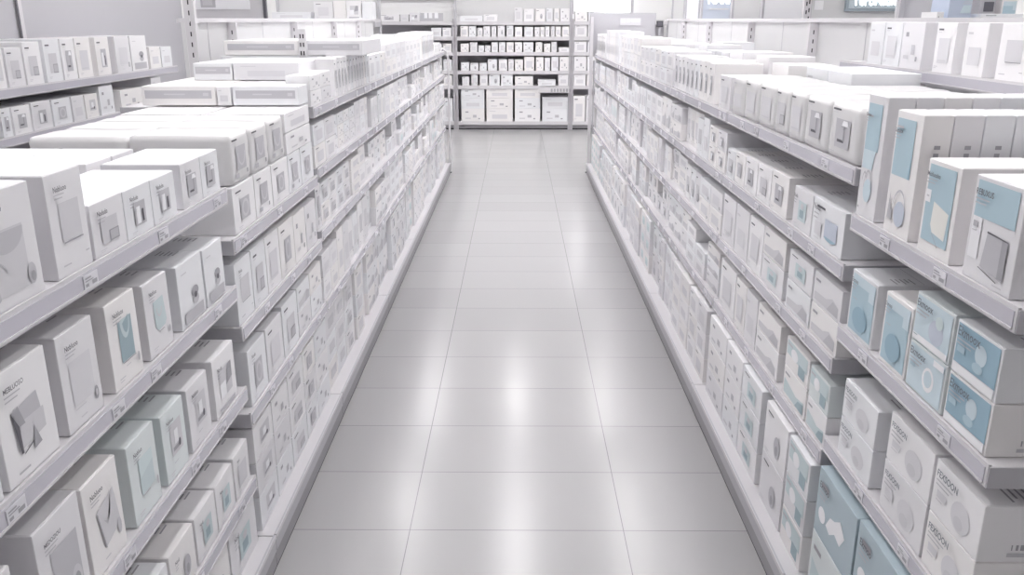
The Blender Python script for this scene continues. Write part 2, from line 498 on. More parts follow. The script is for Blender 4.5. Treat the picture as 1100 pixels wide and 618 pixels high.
for s in (-1, 1):
    for b in range(7):
        y0, y1 = BY[s][b], BY[s][b + 1]
        e = link('shelving_bay', None)
        e.location = (s * 1.25, (y0 + y1) / 2, 0)
        inv = Matrix.Translation((-s * 1.25, -(y0 + y1) / 2, 0))
        tag(e, f"white metal shelving bay of cartons, {BAYW[b]} bay on the {SIDEW[s]} side of the aisle", 'shelf', 'aisle shelving bays')
        parts = []
        for z in LV[s][b][:-1]:
            parts.append(shelf_part(s, e, y0, y1, z, LIP[s], XB[s] - .012, b < 5))
        z = LV[s][b][-1]
        o = MB()
        o.box(s * (KICK[s] + .006), s * (XB[s] - .012), y0 + .003, y1 - .003, z - .02, z, M_STEEL)
        o.box(s * KICK[s], s * (KICK[s] + .006), y0 + .003, y1 - .003, z - .055, z + .006, M_STEEL2)
        o.box(s * (KICK[s] - .003), s * KICK[s], y0 + .003, y1 - .003, z - .008, z + .006, M_STEEL)
        parts.append(o.obj('base_deck', e))
        o = MB()
        o.box(s * (KICK[s] + .004), s * (KICK[s] + .01), y0 + .002, y1 - .002, .008, z - .05, M_KICK)
        o.box(s * (KICK[s] + .006), s * (KICK[s] + .03), y0 + .002, y1 - .002, 0, .009, M_SLOT)  # dark strip along the floor, painting the contact shadow under the kick
        parts.append(o.obj('kick_plate', e))
        high = b >= 2 or s > 0 and b >= 1
        zt = 1.735 if high else 1.3
        yh = 4.37 if s < 0 and b == 2 else y0
        o = MB()
        if yh > y0:
            o.box(s * (XB[s] - .01), s * (XB[s] + .01), y0 + .001, yh, .1, 1.3, M_PANEL)
        o.box(s * (XB[s] - .01), s * (XB[s] + .01), yh + .001, y1 - .001, .1, zt, M_PANEL)
        if high:
            for yy in (yh + (y1 - yh) * .5,):
                o.box(s * (XB[s] - .0112), s * (XB[s] - .009), yy - .004, yy + .004, 1.3, zt, M_STEEL2)
        parts.append(o.obj('back_panel', e))
        if high:
            o = MB()
            o.box(s * (XB[s] - .035), s * (XB[s] + .03), yh, y1, zt, zt + .022, M_STEEL)
            parts.append(o.obj('top_rail', e))
        parts.append(upright(s, XB[s] - .03, yh + .02, .1, zt - .003 if yh == y0 else 1.95, e, slots=high, zs=1.35))
        for p in parts:
            p.matrix_parent_inverse = inv

# end frames of both runs
for s, X0 in ((-1, .80), (1, .83)):
    e = link('end_stand', None)
    e.location = (s * 1.2, 10.1, 0)
    inv = Matrix.Translation((-s * 1.2, -10.1, 0))
    o = MB()
    o.box(s * (X0 + .07), s * (XB[s] + .02), 10.09, 10.115, .02, 1.42, M_PANEL)
    p1 = o.obj('end_panel', e)
    o = MB()
    zt = 1.42 if s < 0 else 1.78
    if s < 0:
        o.tube([(s * X0, 10.12, 0), (s * X0, 10.12, 1.32), (s * (X0 + .02), 10.12, 1.40), (s * (X0 + .06), 10.12, 1.43), (s * (X0 + .1), 10.12, 1.40), (s * (X0 + .12), 10.12, 1.32), (s * (X0 + .12), 10.12, .05)], .013, M_STEEL)
    else:
        o.box(s * X0, s * (X0 + .035), 10.1, 10.135, 0, 1.78, M_STEEL)
        o.box(s * (X0 + .045), s * (X0 + .06), 10.1, 10.135, 0.05, 1.3, M_STEEL2)
    p2 = o.obj('post', e)
    o = MB()
    o.box(s * (X0 - .015), s * (X0 + .03), 10.09, 10.13, 0, .012, M_SLOT)
    p3 = o.obj('foot', e)
    for p in (p1, p2, p3):
        p.matrix_parent_inverse = inv
    tag(e, ('white tubular end frame with rounded top closing the left shelving run' if s < 0 else 'white square end post and panel closing the right shelving run'), 'frame')
EXPO = 1.38
LAMPS = ((-5.0, .25, 5.5), (-1.3, .11, 6.6), (0.0, .11, 7.6), (1.3, .11, 6.6), (5.0, .25, 5.5))  # the two outermost rows are unseen, added as ambient fill beyond the aisle
LY = ((1.0, 4.2, .9), (6.0, 9.7, 1.25), (11.0, 13.2, 1.0))
# ------------------------------------------------------------------ stock of the near bays
def put(s, bay, tier, rows, **common):
    z = LV[s][bay][tier]
    for r in rows:
        y0, y1, dz, h, d, design = r[:6]
        kw = dict(common)
        if len(r) > 6:
            kw.update(r[6])
        shelf_box(s, bay, tier, y0, y1, z + dz, h, d, design, **kw)


W1, W2, W3 = 'MEBLUOSO', 'Nobluoo', 'Nodudo'
# left, nearest bay
put(-1, 0, 0, [(1.265, 1.455, 0, .2, .225, 'scarf', dict(word=W1)), (1.5, 1.637, 0, .197, .23, 'frame', dict(word=W2)),
               (1.645, 1.795, 0, .113, .2, 'corner', dict(word=W3, side=('block', -1))), (1.795, 1.937, 0, .112, .2, 'bottle', dict(word=W3)),
               (1.937, 2.08, 0, .111, .2, 'bottle', dict(word=W3)), (2.12, 2.26, 0, .117, .2, 'lamp', dict(word=W3)), (2.26, 2.4, 0, .117, .2, 'lamp', dict(word=W3))], detail=2)
for row, xo in ((1, .235), (2, .44)):
    put(-1, 0, 0, [(1.06, 1.25, 0, .19, .2, None), (1.255, 1.44, 0, .19, .2, None), (1.45, 1.637, 0, .185, .2, None),
                   (1.645, 1.855, 0, .111, .2, None), (1.86, 2.08, 0, .112, .2, None), (2.12, 2.26, 0, .118, .2, None), (2.265, 2.4, 0, .117, .2, None)], row=row, xoff=xo, detail=2)
put(-1, 0, 1, [(1.07, 1.235, 0, .2, .3, 'badge', dict(word=W2)), (1.25, 1.417, 0, .205, .3, 'paper', dict(word=W1)), (1.45, 1.593, 0, .2, .3, 'badge', dict(word=W2)),
               (1.645, 1.787, 0, .195, .3, 'bowl', dict(word='Nobluos')), (1.825, 1.965, 0, .182, .3, 'dish', dict(word='Nobluo')),
               (2.02, 2.195, 0, .17, .25, 'knob'), (2.205, 2.36, 0, .165, .3, 'knob')], detail=2, top=True)
put(-1, 0, 1, [(1.07, 1.4, 0, .19, .3, None), (1.42, 1.8, 0, .18, .3, None), (1.82, 2.2, 0, .16, .3, None)], row=1, xoff=.33, top=True)
put(-1, 0, 2, [(1.03, 1.212, 0, .22, .3, 'disc', dict(word=W1)), (1.28, 1.44, 0, .225, .3, 'disc', dict(word='MEDOZIOU', side=('block', -1))), (1.45, 1.6, 0, .215, .3, 'swoop', dict(word=W2)),
               (1.645, 1.79, 0, .2, .3, 'teal', dict(tone='teal', word='Nobluo')), (1.825, 1.965, 0, .185, .3, 'scene', dict(tone='teal', word='Nobluo')),
               (1.99, 2.14, 0, .18, .3, 'scene', dict(word='Nobluo')), (2.18, 2.365, 0, .18, .3, 'arch', dict(word='Nodu'))], detail=2, top=True)
put(-1, 0, 3, [(1.3, 1.44, 0, .145, .3, 'pod'), (1.45, 1.6, 0, .145, .3, 'window'), (1.61, 1.76, 0, .144, .3, 'pod'), (1.77, 1.93, 0, .144, .3, 'pod', dict(word='Nod')),
               (1.94, 2.095, 0, .142, .3, 'window', dict(word='Nod')), (2.1, 2.25, 0, .142, .3, 'window', dict(word='Nod')), (2.26, 2.4, 0, .145, .3, 'pale', dict(word='Nod'))], detail=2, top=True)
put(-1, 0, 4, [(1.55, 1.74, 0, .178, .3, 'pod'), (1.75, 1.94, 0, .178, .3, 'window'), (1.95, 2.14, 0, .178, .3, 'pod', dict(word='Nod')), (2.15, 2.4, 0, .178, .3, 'window', dict(word='Nod'))], detail=2)
# left, second bay
put(-1, 1, 0, [(a, b, 0, .145, .295, dn) for a, b, dn in ((2.49, 2.705, 'oval'), (2.71, 2.905, 'loop'), (2.91, 3.125, 'oval'), (3.13, 3.315, 'loop'), (3.32, 3.52, 'oval'))], layer='lower')
put(-1, 1, 0, [(a, b, 0, .145, .3, None) for a, b in ((2.49, 2.8), (2.81, 3.1), (3.11, 3.52))], layer='lower', row=1, xoff=.3)
put(-1, 1, 0, [(a, b, .146, .155, .3, 'loop') for a, b in ((2.505, 2.703), (2.703, 2.91), (2.91, 3.115))], layer='upper', soft=True, gap=.0)
put(-1, 1, 0, [(a, b, .146, .152, .29, None) for a, b in ((2.505, 2.703), (2.703, 2.91), (2.91, 3.115))], layer='upper', row=1, xoff=.305, soft=True, gap=.0)
put(-1, 1, 0, [(3.13, 3.51, .146, .078, .28, 'dots')], layer='middle')
put(-1, 1, 0, [(3.13, 3.51, .225, .072, .28, 'line', dict(side=('block', -1)))], layer='upper')
put(-1, 1, 0, [(3.13, 3.51, .146, .15, .3, None)], layer='upper', row=1, xoff=.3)
put(-1, 1, 1, [(2.44, 2.6, 0, .198, .3, 'frame', dict(word='Nodu')), (2.605, 2.76, 0, .198, .3, 'corner'), (2.765, 2.93, 0, .197, .3, 'pale'), (2.935, 3.135, 0, .195, .3, 'oval'),
               (3.14, 3.32, 0, .19, .3, 'dots'), (3.325, 3.505, 0, .188, .3, 'dots')], top=True)
put(-1, 1, 2, [(2.48, 2.67, 0, .19, .3, 'oval', dict(word='Nodu', side=('block', -1))), (2.68, 2.88, 0, .19, .3, 'pale'), (2.89, 3.1, 0, .2, .3, 'corner')], top=True)
put(-1, 1, 2, [(3.11, 3.31, 0, .1, .3, 'dots'), (3.315, 3.52, 0, .1, .3, 'dots')], layer='lower')
put(-1, 1, 2, [(3.11, 3.31, .1, .1, .3, 'slope'), (3.315, 3.52, .1, .1, .3, 'dots')], layer='upper', top=True)
for k, ly in enumerate(('lower', 'middle', 'upper')):
    put(-1, 1, 3, [(a, b, .125 * k, .124, .3, dn) for a, b, dn in ((2.45, 2.66, 'scene'), (2.665, 2.87, 'dots'), (2.875, 3.1, 'corner'), (3.105, 3.3, 'oval'), (3.305, 3.53, 'dots'))], layer=ly)
# right, nearest bay
E1, E2 = 'Ekmoox', 'FEXSOON'
for row in range(8):
    xo = .068 * row
    put(1, 0, 0, [(2.1, 2.222, 0, .312, .066, 'rtall' if row == 0 else None, dict(word='Ekmoo' if row == 0 else None)), (1.905, 2.045, 0, .29, .066, 'rplant' if row == 0 else None, dict(word='Ekmoox' if row == 0 else None))],
        row=min(row, 4), xoff=xo, detail=2, side=('block', 1), jit=0)
put(1, 0, 0, [(1.71, 1.858, 0, .205, .2, 'rshade', dict(word='Mebluosino', wtx=.4)), (1.48, 1.656, 0, .205, .22, 'rsteel', dict(word='REBUXUS', wtx=.36))], detail=2)
put(1, 0, 0, [(1.71, 1.86, 0, .203, .2, None), (1.48, 1.656, 0, .203, .2, None)], row=1, xoff=.225, detail=2)
put(1, 0, 0, [(1.71, 1.86, 0, .2, .2, None), (1.48, 1.656, 0, .2, .2, None)], row=2, xoff=.43, detail=2)
put(1, 0, 1, [(2.02, 2.188, 0, .172, .25, 'rfield', dict(ink=M_INK2, word='Ekmoo')), (1.825, 1.972, 0, .178, .25, 'rfield', dict(ink=M_INK2, word='Ekmoo'))], detail=2, top=True)
put(1, 0, 1, [(1.645, 1.82, 0, .113, .32, 'rring', dict(tone='teal', ink=M_INK2, word=E1, wtx=.42)), (1.463, 1.637, 0, .112, .32, 'rbulb', dict(ink=M_INK2, word=E1, wtx=.46, side=('barcode', 1)))], layer='lower', detail=2)
put(1, 0, 1, [(1.645, 1.82, .114, .112, .32, 'rbowl', dict(tone='teal', ink=M_INK2, word=E1, wtx=.42, top=True)), (1.463, 1.637, .113, .112, .32, 'rbulb', dict(ink=M_INK2, word=E1, wtx=.5, side=('barcode', 1), top=True))], layer='upper', detail=2)
put(1, 0, 1, [(1.463, 1.82, 0, .2, .3, None), (1.83, 2.19, 0, .17, .3, None)], row=1, xoff=.34)
put(1, 0, 2, [(1.925, 2.145, 0, .108, .32, 'rgrey', dict(ink=M_INK2, word=E2)), (1.635, 1.858, 0, .132, .32, 'rgrey', dict(ink=M_INK2, word=E2)), (1.43, 1.628, 0, .132, .32, 'rgrey', dict(ink=M_INK2, word=E2, wtx=.44, side=('barcode', 1)))], layer='lower', detail=2)
put(1, 0, 2, [(1.925, 2.145, .109, .108, .32, 'rgrey', dict(ink=M_INK2, word=E2)), (1.635, 1.858, .133, .125, .32, 'rgrey', dict(ink=M_INK2, word=E2)), (1.43, 1.628, .133, .125, .32, 'rgrey', dict(ink=M_INK2, word=E2, wtx=.44, side=('barcode', 1)))], layer='upper', detail=2, top=True)
put(1, 0, 3, [(1.43, 1.595, 0, .212, .3, 'rblob', dict(tone='slate')), (1.6, 1.88, 0, .212, .3, 'rblob', dict(tone='slate')), (1.89, 2.17, 0, .208, .3, 'tealslope', dict(tone='teal'))], layer='lower', detail=2)
put(1, 0, 3, [(1.43, 1.595, .213, .21, .3, 'tealtop', dict(tone='slate', word='Ekm')), (1.6, 1.88, .213, .21, .3, 'rblob', dict(tone='slate', word='Ekmoo')), (1.89, 2.17, .209, .205, .3, 'rblob', dict(tone='slate', word='Ekmoo'))], layer='upper', detail=2)
# right, second bay
put(1, 1, 0, [(a, b, 0, .158, .27, dn) for a, b, dn in ((2.25, 2.485, 'lamp'), (2.485, 2.7, 'lamp'), (2.7, 2.86, 'pale'), (2.86, 3.02, 'corner'), (3.02, 3.23, 'pale'), (3.23, 3.44, 'pale'), (3.44, 3.64, 'line'))], soft=True, gap=0)
put(1, 1, 0, [(a, b, 0, .155, .25, None) for a, b in ((2.25, 2.55), (2.55, 2.85), (2.85, 3.12))], soft=True, gap=0, row=1, xoff=.28)
put(1, 1, 0, [(3.14, 3.38, 0, .19, .25, None), (3.39, 3.64, 0, .19, .25, 'line')], row=1, xoff=.3, side=('block', 1))
put(1, 1, 1, [(2.28, 2.54, 0, .133, .3, 'pane', dict(word='Nodu')), (2.545, 2.725, 0, .13, .3, 'window', dict(word='Nodu')), (2.785, 2.98, 0, .14, .3, 'lamp'), (2.985, 3.16, 0, .132, .3, 'corner'),
              (3.165, 3.34, 0, .13, .3, 'lamp'), (3.345, 3.5, 0, .125, .3, 'oval'), (3.505, 3.64, 0, .12, .3, 'corner')], top=True)
put(1, 1, 2, [(3.015, 3.21, 0, .2, .3, 'pale'), (3.22, 3.42, 0, .2, .3, 'line'), (3.43, 3.645, 0, .2, .3, 'pale')])
put(1, 1, 2, [(2.235, 2.465, 0, .099, .3, 'slope'), (2.475, 2.71, 0, .099, .3, 'slope'), (2.75, 3.01, 0, .102, .3, 'window')], layer='lower')
put(1, 1, 2, [(2.235, 2.465, .1, .097, .3, 'slope'), (2.475, 2.71, .1, .098, .3, 'window'), (2.75, 3.01, .103, .1, .3, 'slope')], layer='upper', top=True)
put(1, 1, 3, [(3.01, 3.165, 0, .205, .3, 'line'), (3.17, 3.33, 0, .205, .3, 'pale'), (3.34, 3.6, 0, .21, .3, 'pale')])
put(1, 1, 3, [(2.24, 2.41, 0, .1, .3, 'tealslope'), (2.42, 2.65, 0, .104, .3, 'tealslope'), (2.72, 3.0, 0, .105, .3, 'slope')], layer='lower')
put(1, 1, 3, [(2.24, 2.41, .101, .1, .3, 'tealtop', dict(tone='teal')), (2.42, 2.65, .105, .1, .3, 'tealtop'), (2.72, 3.0, .106, .1, .3, 'slope')], layer='upper', top=True)
for k, ly in enumerate(('lower', 'middle', 'upper')):
    put(1, 1, 4, [(a, b, .124 * k, .123, .3, dn) for a, b, dn in ((2.24, 2.44, 'tealtop'), (2.76, 3.02, 'window'), (3.03, 3.28, 'dots'), (3.29, 3.6, 'dots'))], layer=ly)
put(1, 1, 4, [(2.455, 2.7, 0, .186, .3, 'pod')], layer='lower')
put(1, 1, 4, [(2.455, 2.7, .187, .184, .3, 'pod')], layer='upper')

# long flat cartons lying across the left run, their printed long sides towards the aisle's near end
LONG = []


def long_carton(u0, u1, Y, z, h, d, design, label, side=None):
    x0, x1 = ony(u0, 100, Y)[0], ony(u1, 100, Y)[0]
    o, _ = carton(x1 - x0 - .004, d, h, design, ((x0 + x1) / 2, Y, z + .001), 0, side=side)
    o.name = 'long_carton'
    tag(o, label, 'box', 'long flat cartons across the left run')


long_carton(151, 231.5, 3.4, 1.426, .073, .58, 'band', 'long white carton with grey band, lowest layer of the pile, at its wall end')
long_carton(232.5, 248, 3.4, 1.426, .071, .58, 'line', 'short plain white carton end squeezed between two long cartons with grey bands')
long_carton(249, 321, 3.4, 1.426, .073, .15, 'band', 'long white carton with grey band, lowest layer of the pile, at its aisle end')
long_carton(210, 252, 3.74, 1.501, .07, .55, 'band', 'white carton with dark grey band, second layer of the pile of long cartons')
long_carton(252.5, 323, 3.74, 1.501, .071, .55, 'line', 'white carton with pale band, second layer of the pile of long cartons')

# ------------------------------------------------------------------ far bays: runs of like cartons
RF = random.Random(21)
FD = ['loop', 'corner', 'bottle', 'pale', 'pale', 'badge', 'badge', 'frame', 'pod', 'line', 'line', 'dots', 'slope', 'slope', 'frame', 'pale', 'line', 'teal']


def fill(s, b, tier, y0, y1, zb, clear, d=.3, modes=(1, 1, 2, 2, 3), wide=1.0, row=0, xoff=0.0, hfrac=None):
    y = y0 + .012
    while y < y1 - .09:
        n = RF.choice((1, 2, 2, 3, 4))
        mode = RF.choice(modes)
        h = clear * (hfrac or RF.uniform(.8, .97)) / mode
        w = RF.uniform(.09, .15) * wide if mode == 1 else RF.uniform(.15, .25) * wide
        dn = RF.choice(FD)
        xo = xoff + RF.choice((0, 0, 0, .01, .02, .03))
        for _ in range(n):
            if y + w > y1 - .008:
                w = y1 - .008 - y
                if w < .06:
                    y = y1
                    break
            for k in range(mode):
                if k == mode - 1 and mode > 1 and RF.random() < .1:
                    continue
                ly = '' if mode == 1 else (('lower', 'upper') if mode == 2 else ('lower', 'middle', 'upper') if mode == 3 else ('lowest', 'lower', 'upper', 'topmost'))[k]
                shelf_box(s, b, tier, y, y + w, zb + h * k, h, d, dn if row == 0 else None, layer=ly, row=row, xoff=xo)
            y += w + .002
        y += RF.choice((0, 0, .01, .025))


TOPS = {-1: {2: [(3.56, 4.03, .065, 2, .092, 'dots'), (4.045, 4.99, .178, 1, .09, 'bottle')], 3: [(5.02, 5.62, .15, 1, .2, 'pale'), (5.65, 6.38, .1, 2, .25, 'line')],
             4: [(6.42, 7.75, .1, 2, .25, 'line')], 5: [(7.82, 8.95, .235, 1, .12, 'bottle')], 6: [(9.05, 9.75, .11, 1, .2, 'dots')]},
        1: {2: [(3.67, 3.95, .148, 1, .2, 'pale'), (3.99, 5.03, .188, 1, .11, 'bottle')], 3: [(5.07, 6.38, .1, 2, .22, 'pale')], 4: [(6.42, 7.78, .125, 2, .2, 'line')],
            5: [(7.83, 8.98, .275, 1, .1, 'line')], 6: [(9.05, 10.0, .23, 1, .1, 'bottle')]}}
for s in (-1, 1):
    for b in range(2, 7):
        y0, y1 = BY[s][b], BY[s][b + 1]
        lv = LV[s][b]
        for tier in range(1, 5):
            clear = lv[tier - 1] - .045 - lv[tier] - .012
            fill(s, b, tier, y0, y1, lv[tier], clear, modes=(1, 1, 2, 2, 3) if tier < 4 else (2, 3, 3, 4), hfrac=None if tier < 4 else .97)
        for (a, c_, h, mode, wmul, dn) in TOPS[s][b]:
            y = a
            w = {.09: .075, .092: .2}.get(wmul, wmul)
            while y + w <= c_ + .03:
                hj = h * RF.uniform(.96, 1.0)
                for k in range(mode):
                    ly = '' if mode == 1 else ('lower', 'upper')[k]
                    shelf_box(s, b, 0, y, y + w, lv[0] + hj * k, hj, .1 if s < 0 and b == 2 else .22, dn, layer=ly)
                y += w + .003
        # stock standing behind the front row on the top shelf
        for row, xo in ((1, .24), (2, .48)):
            if s < 0 and b == 2 or s > 0 and b == 2 and row == 2:
                continue
            y = y0 + .03
            while y < y1 - .2:
                w = RF.uniform(.16, .28)
                h = RF.uniform(.12, .2) + (.03 if s > 0 and b < 4 else 0)
                if s < 0 and b == 3:
                    h = min(h, .15)
                if y + w < y1 - .01:
                    shelf_box(s, b, 0, y, y + w, lv[0], h, .21, None, row=row, xoff=xo)
                y += w + RF.choice((.004, .012, .05))
# two big plain cartons under the pile, and the topmost long ones
shelf_box(-1, 2, 0, 3.57, 4.32, 1.405, .094, .165, None, row=1, xoff=.1)
shelf_box(-1, 2, 0, 4.35, 4.67, 1.405, .172, .5, None, row=1, xoff=.12)
shelf_box(-1, 2, 0, 4.68, 4.98, 1.405, .172, .5, None, row=1, xoff=.12)
long_carton(245, 324, 4.36, 1.579, .07, .6, 'band', 'long grey-banded white carton, topmost of the pile, away from the aisle')
long_carton(331, 392, 4.36, 1.579, .07, .6, 'band', 'long grey-banded white carton, topmost of the pile, on its aisle side')
finish_labels()

e = link('shelf_post', None)
pz = ony(326, 60, 4.33)
e.location = (pz[0], 4.33, 1.57)
o = MB()
o.box(-.018, .018, -.008, .008, 0, .135, M_STEEL)
o.obj('post', e)
q = MB()
for i in range(3):
    for dx in (-.008, .006):
        q.box(dx - .003, dx + .003, -.0095, -.0075, .012 + i * .04, .032 + i * .04, M_SLOT)
q.obj('slot_strip', e)
tag(e, 'short slotted white post standing among the long flat cartons', 'post')

# ------------------------------------------------------------------ upper shelf on the right run's back panel
e = link('upper_shelf', None)
e.location = (1.6, 3.3, 1.567)
inv = Matrix.Translation((-1.6, -3.3, -1.567))
p = shelf_part(1, e, 2.42, 4.1, 1.567, 1.5, 1.655, False, lip=.044)
p.matrix_parent_inverse = inv
tag(e, 'shallow white upper shelf fixed to the right run, carrying tall white cartons', 'shelf')
for i, (u0, u1, v, tx) in enumerate(((932, 947, 25, 'at the far end of the shallow upper shelf'), (948, 966, 25, 'second from the far end of the shallow upper shelf'),
                                     (967, 990, 28, 'third from the far end of the shallow upper shelf'), (1003, 1024, 35, 'fourth from the far end of the shallow upper shelf'),
                                     (1035, 1058, 38, 'fifth from the far end of the shallow upper shelf'), (1072, 1105, 40, 'at the near end of the shallow upper shelf'))):
    ya, yb = onx(u1, 60, 1.515)[0], onx(u0, 60, 1.515)[0]
    o, kw = carton(yb - ya, .12, .172, ('line', 'pale', 'dots', 'pale', 'line', 'frame')[i], (1.515, (ya + yb) / 2, 1.568), -PI / 2, side=('block', 1))
    o['label'] = 'white ' + kw + ' ' + tx
    o['group'] = 'cartons on the shallow upper shelf'

# ------------------------------------------------------------------ back wall shelving, seen straight on
YB = 14.3


def bx(u):
    return ony(u, 70, YB)[0]


def bz(v):
    return ony(550, v, YB)[1]


LIPV = [24.5, 41, 57.5, 77.5, 93.5, 132]
BZ = [bz(v) + .02 for v in LIPV]


def back_bay(u0, u1, label, ztop, inner=M_DPANEL):
    x0, x1 = bx(u0), bx(u1)
    e = link('wall_shelving_bay', None)
    e.location = ((x0 + x1) / 2, YB + .25, 0)
    inv = Matrix.Translation((-(x0 + x1) / 2, -YB - .25, 0))
    P = []
    o = MB()
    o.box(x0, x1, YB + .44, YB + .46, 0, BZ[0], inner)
    o.box(x0, x1, YB + .44, YB + .46, BZ[0], ztop, M_PANEL)
    P.append(o.obj('back_panel', e))
    for i, z in enumerate(BZ):
        o = MB()
        o.box(x0 + .02, x1 - .02, YB, YB + .44, z - .02, z, M_STEEL)
        o.box(x0 + .02, x1 - .02, YB - .006, YB, z - .05, z + .004, M_STEEL)
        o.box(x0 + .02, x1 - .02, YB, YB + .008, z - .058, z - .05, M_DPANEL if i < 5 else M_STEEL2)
        sh = o.obj('shelf', e)
        P.append(sh)
    o = MB()
    o.box(x0 + .01, x1 - .01, YB + .03, YB + .04, .02, BZ[5] - .05, M_KICK)
    o.box(x0 + .01, x1 - .01, YB + .02, YB + .04, 0, .02, M_SLOT)
    P.append(o.obj('kick_plate', e))
    for x in (x0, x1):
        o = MB()
        o.box(x - .022, x + .022, YB - .004, YB + .05, 0, ztop, M_STEEL2)
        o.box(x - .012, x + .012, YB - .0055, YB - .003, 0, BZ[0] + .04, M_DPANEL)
        P.append(o.obj('upright', e))
    for p in P:
        p.matrix_parent_inverse = inv
    tag(e, label, 'shelf', 'back wall shelving bays')


back_bay(490, 612.5, 'wide white wall shelving bay with six levels at the end of the aisle', 2.5)
back_bay(614.8, 716, 'wall shelving bay partly hidden behind the end of the right run', 1.75, M_STEEL2)
back_bay(392, 487.7, 'wall shelving bay partly hidden behind the end of the left run', 1.72, M_STEEL2)
LEVELW = ['top shelf', 'second shelf', 'third shelf', 'fourth shelf', 'fifth shelf', 'floor level']
RBK = random.Random(3)


def wall_box(u0, u1, vt, level, design, label, z=None, vb=None, dy=0.0, d=.26):
    x0, x1 = bx(u0), bx(u1)
    zb = BZ[level] + .001 if z is None else z
    zt = bz(vt)
    o, kw = carton(x1 - x0 - .006, d, max(.03, zt - zb), design, ((x0 + x1) / 2, YB + .012 + dy, zb), 0)
    o['label'] = label.replace('#', kw)
    o['group'] = 'cartons on the back wall shelving, ' + LEVELW[level]
    return zt


ROWS = [
    [(495, 519, 17), (520, 535, 15.5), (552.5, 561, 8), (562.5, 573, 9.5), (574.5, 585, 9.5), (586, 593, 9), (594.5, 600, 9), (601, 611, 9)],
    [(495, 503.6, 28), (504, 512, 28), (513, 519, 30), (519.5, 527, 28), (528, 533.5, 28), (534.5, 542.5, 27.5), (544, 551.5, 27.5), (553, 561, 29), (563, 572.5, 29), (574, 579.5, 29), (580, 584.5, 29), (585, 590, 28.5), (591, 595.5, 28.5), (596, 602, 28.5), (603, 611, 28.5)],
    [(495, 504, 47), (505, 513, 45.5), (514, 520.5, 49), (521, 527, 49), (528, 535, 45.5), (536, 543, 45.5), (544, 552, 45.5), (553, 561, 45.5), (562, 573, 45.5), (575, 582.5, 45.5), (584, 591, 47), (592, 598, 45), (600, 611.5, 51)],
    [(495, 504, 67), (505, 514, 68), (515, 523, 68), (524, 534, 64), (535.5, 545, 64), (546, 552, 64), (553, 562, 64), (563, 574, 61), (575.5, 584, 61.5), (585, 591, 62), (592, 600, 61), (601, 611, 61)],
    [(496, 504, 82.5), (506, 513, 80), (515, 524, 79), (525, 537, 80), (538, 551, 80), (553, 573, 82), (600, 611, 80)],
]
for lv, row in enumerate(ROWS):
    for i, (a, b_, vt) in enumerate(row):
        wall_box(a, b_, vt, lv, RBK.choice(['dots', 'line', 'pod', 'badge', 'pale', 'dots']), f"white # {ORD[i]} along {LEVELW[lv]} of the wide back wall bay")
wall_box(578, 597, 85.5, 4, 'line', 'low white # protruding over the fifth shelf of the back wall bay', dy=-.1)
LOW = [(494.5, 520), (522, 551), (553, 581), (583, 611)]
for ci, (a, b_) in enumerate(LOW):
    tops = (117, 105.5, 95.5) if ci < 3 else (117, 104.5)
    z = BZ[5] + .001
    for k, vt in enumerate(tops):
        zt = wall_box(a, b_, vt, 5, RBK.choice(['line', 'dots', 'line']), f"big white #, {('bottom', 'middle', 'top')[k]} of the {ORD[ci]} floor-level stack on the back wall", z=z, d=.36)
        z = zt + .002
# little tray hooked under the fifth shelf
e = link('hanging_tray', None)
e.location = (bx(595), YB - .05, bz(99.5))
o = MB()
w = bx(611) - bx(578)
o.box(-w / 2, w / 2, -.06, .03, 0, .006, M_STEEL)
o.box(-w / 2, w / 2, -.06, -.054, 0, bz(93) - bz(99.5), M_STEEL)
o.obj('tray', e)
q = MB()
for i in range(7):
    q.face([(-w / 2 + .2 + i * .05, -.0605, .02), (-w / 2 + .23 + i * .05, -.0605, .02), (-w / 2 + .23 + i * .05, -.0605, .07), (-w / 2 + .2 + i * .05, -.0605, .07)], PR['g3'])
q.obj('label_strip', e)
tag(e, 'white tray with small dark marks hooked on the fifth shelf of the back wall bay', 'tray')
for lv, vt in ((0, 12), (1, 26), (2, 44.5), (3, 60.5), (4, 80), (5, 103)):
    for i, (a, b_) in enumerate(((616.5, 630), (630.6, 646))):
        wall_box(a, b_, vt, lv, RBK.choice(['line', 'dots', 'pale']), f"white # {('beside the upright', 'by the end post')[i]}, {LEVELW[lv]}, back bay behind right run")
for lv, vt in ((1, 30), (2, 47), (3, 64), (4, 81), (5, 106)):
    for i, (a, b_) in enumerate(((476, 485.5), (464, 475))):
        wall_box(a, b_, vt, lv, RBK.choice(['line', 'dots', 'pale']), f"white # {('beside the upright', 'farther in')[i]}, {LEVELW[lv]}, back bay behind left run")
for (a, b_, vt, dn, lb) in ((409, 431, 15.5, 'lamp', 'white # with grey picture on the top shelf behind the left run'), (432, 440.5, 15.5, 'line', 'plain white # between two pictured cartons behind the left run'),
                            (441.5, 452, 13.5, 'arch', 'white # with grey arch on the top shelf behind the left run')):
    wall_box(a, b_, vt, 0, dn, lb)
# grey sign board with white marks, top shelf behind the left run
e = link('sign_board', None)
x0, x1 = bx(453), bx(477)
e.location = ((x0 + x1) / 2, YB + .05, BZ[0])
o = MB()
o.box(-(x1 - x0) / 2, (x1 - x0) / 2, 0, .012, 0, bz(14) - BZ[0], M_STEEL2)
o.obj('board', e)
q = MB()
for i, (a, c_) in enumerate(((.16, .3), (.36, .52), (.62, .78))):
    w = x1 - x0
    q.face([(-w / 2 + a * w, -.001, .05), (-w / 2 + c_ * w, -.001, .05), (-w / 2 + c_ * w, -.001, .13), (-w / 2 + (a + c_) / 2 * w, -.001, .15), (-w / 2 + a * w, -.001, .13)], PR['w'])
q.obj('marks', e)
tag(e, 'small grey sign board with white marks standing behind the end of the left run', 'sign')

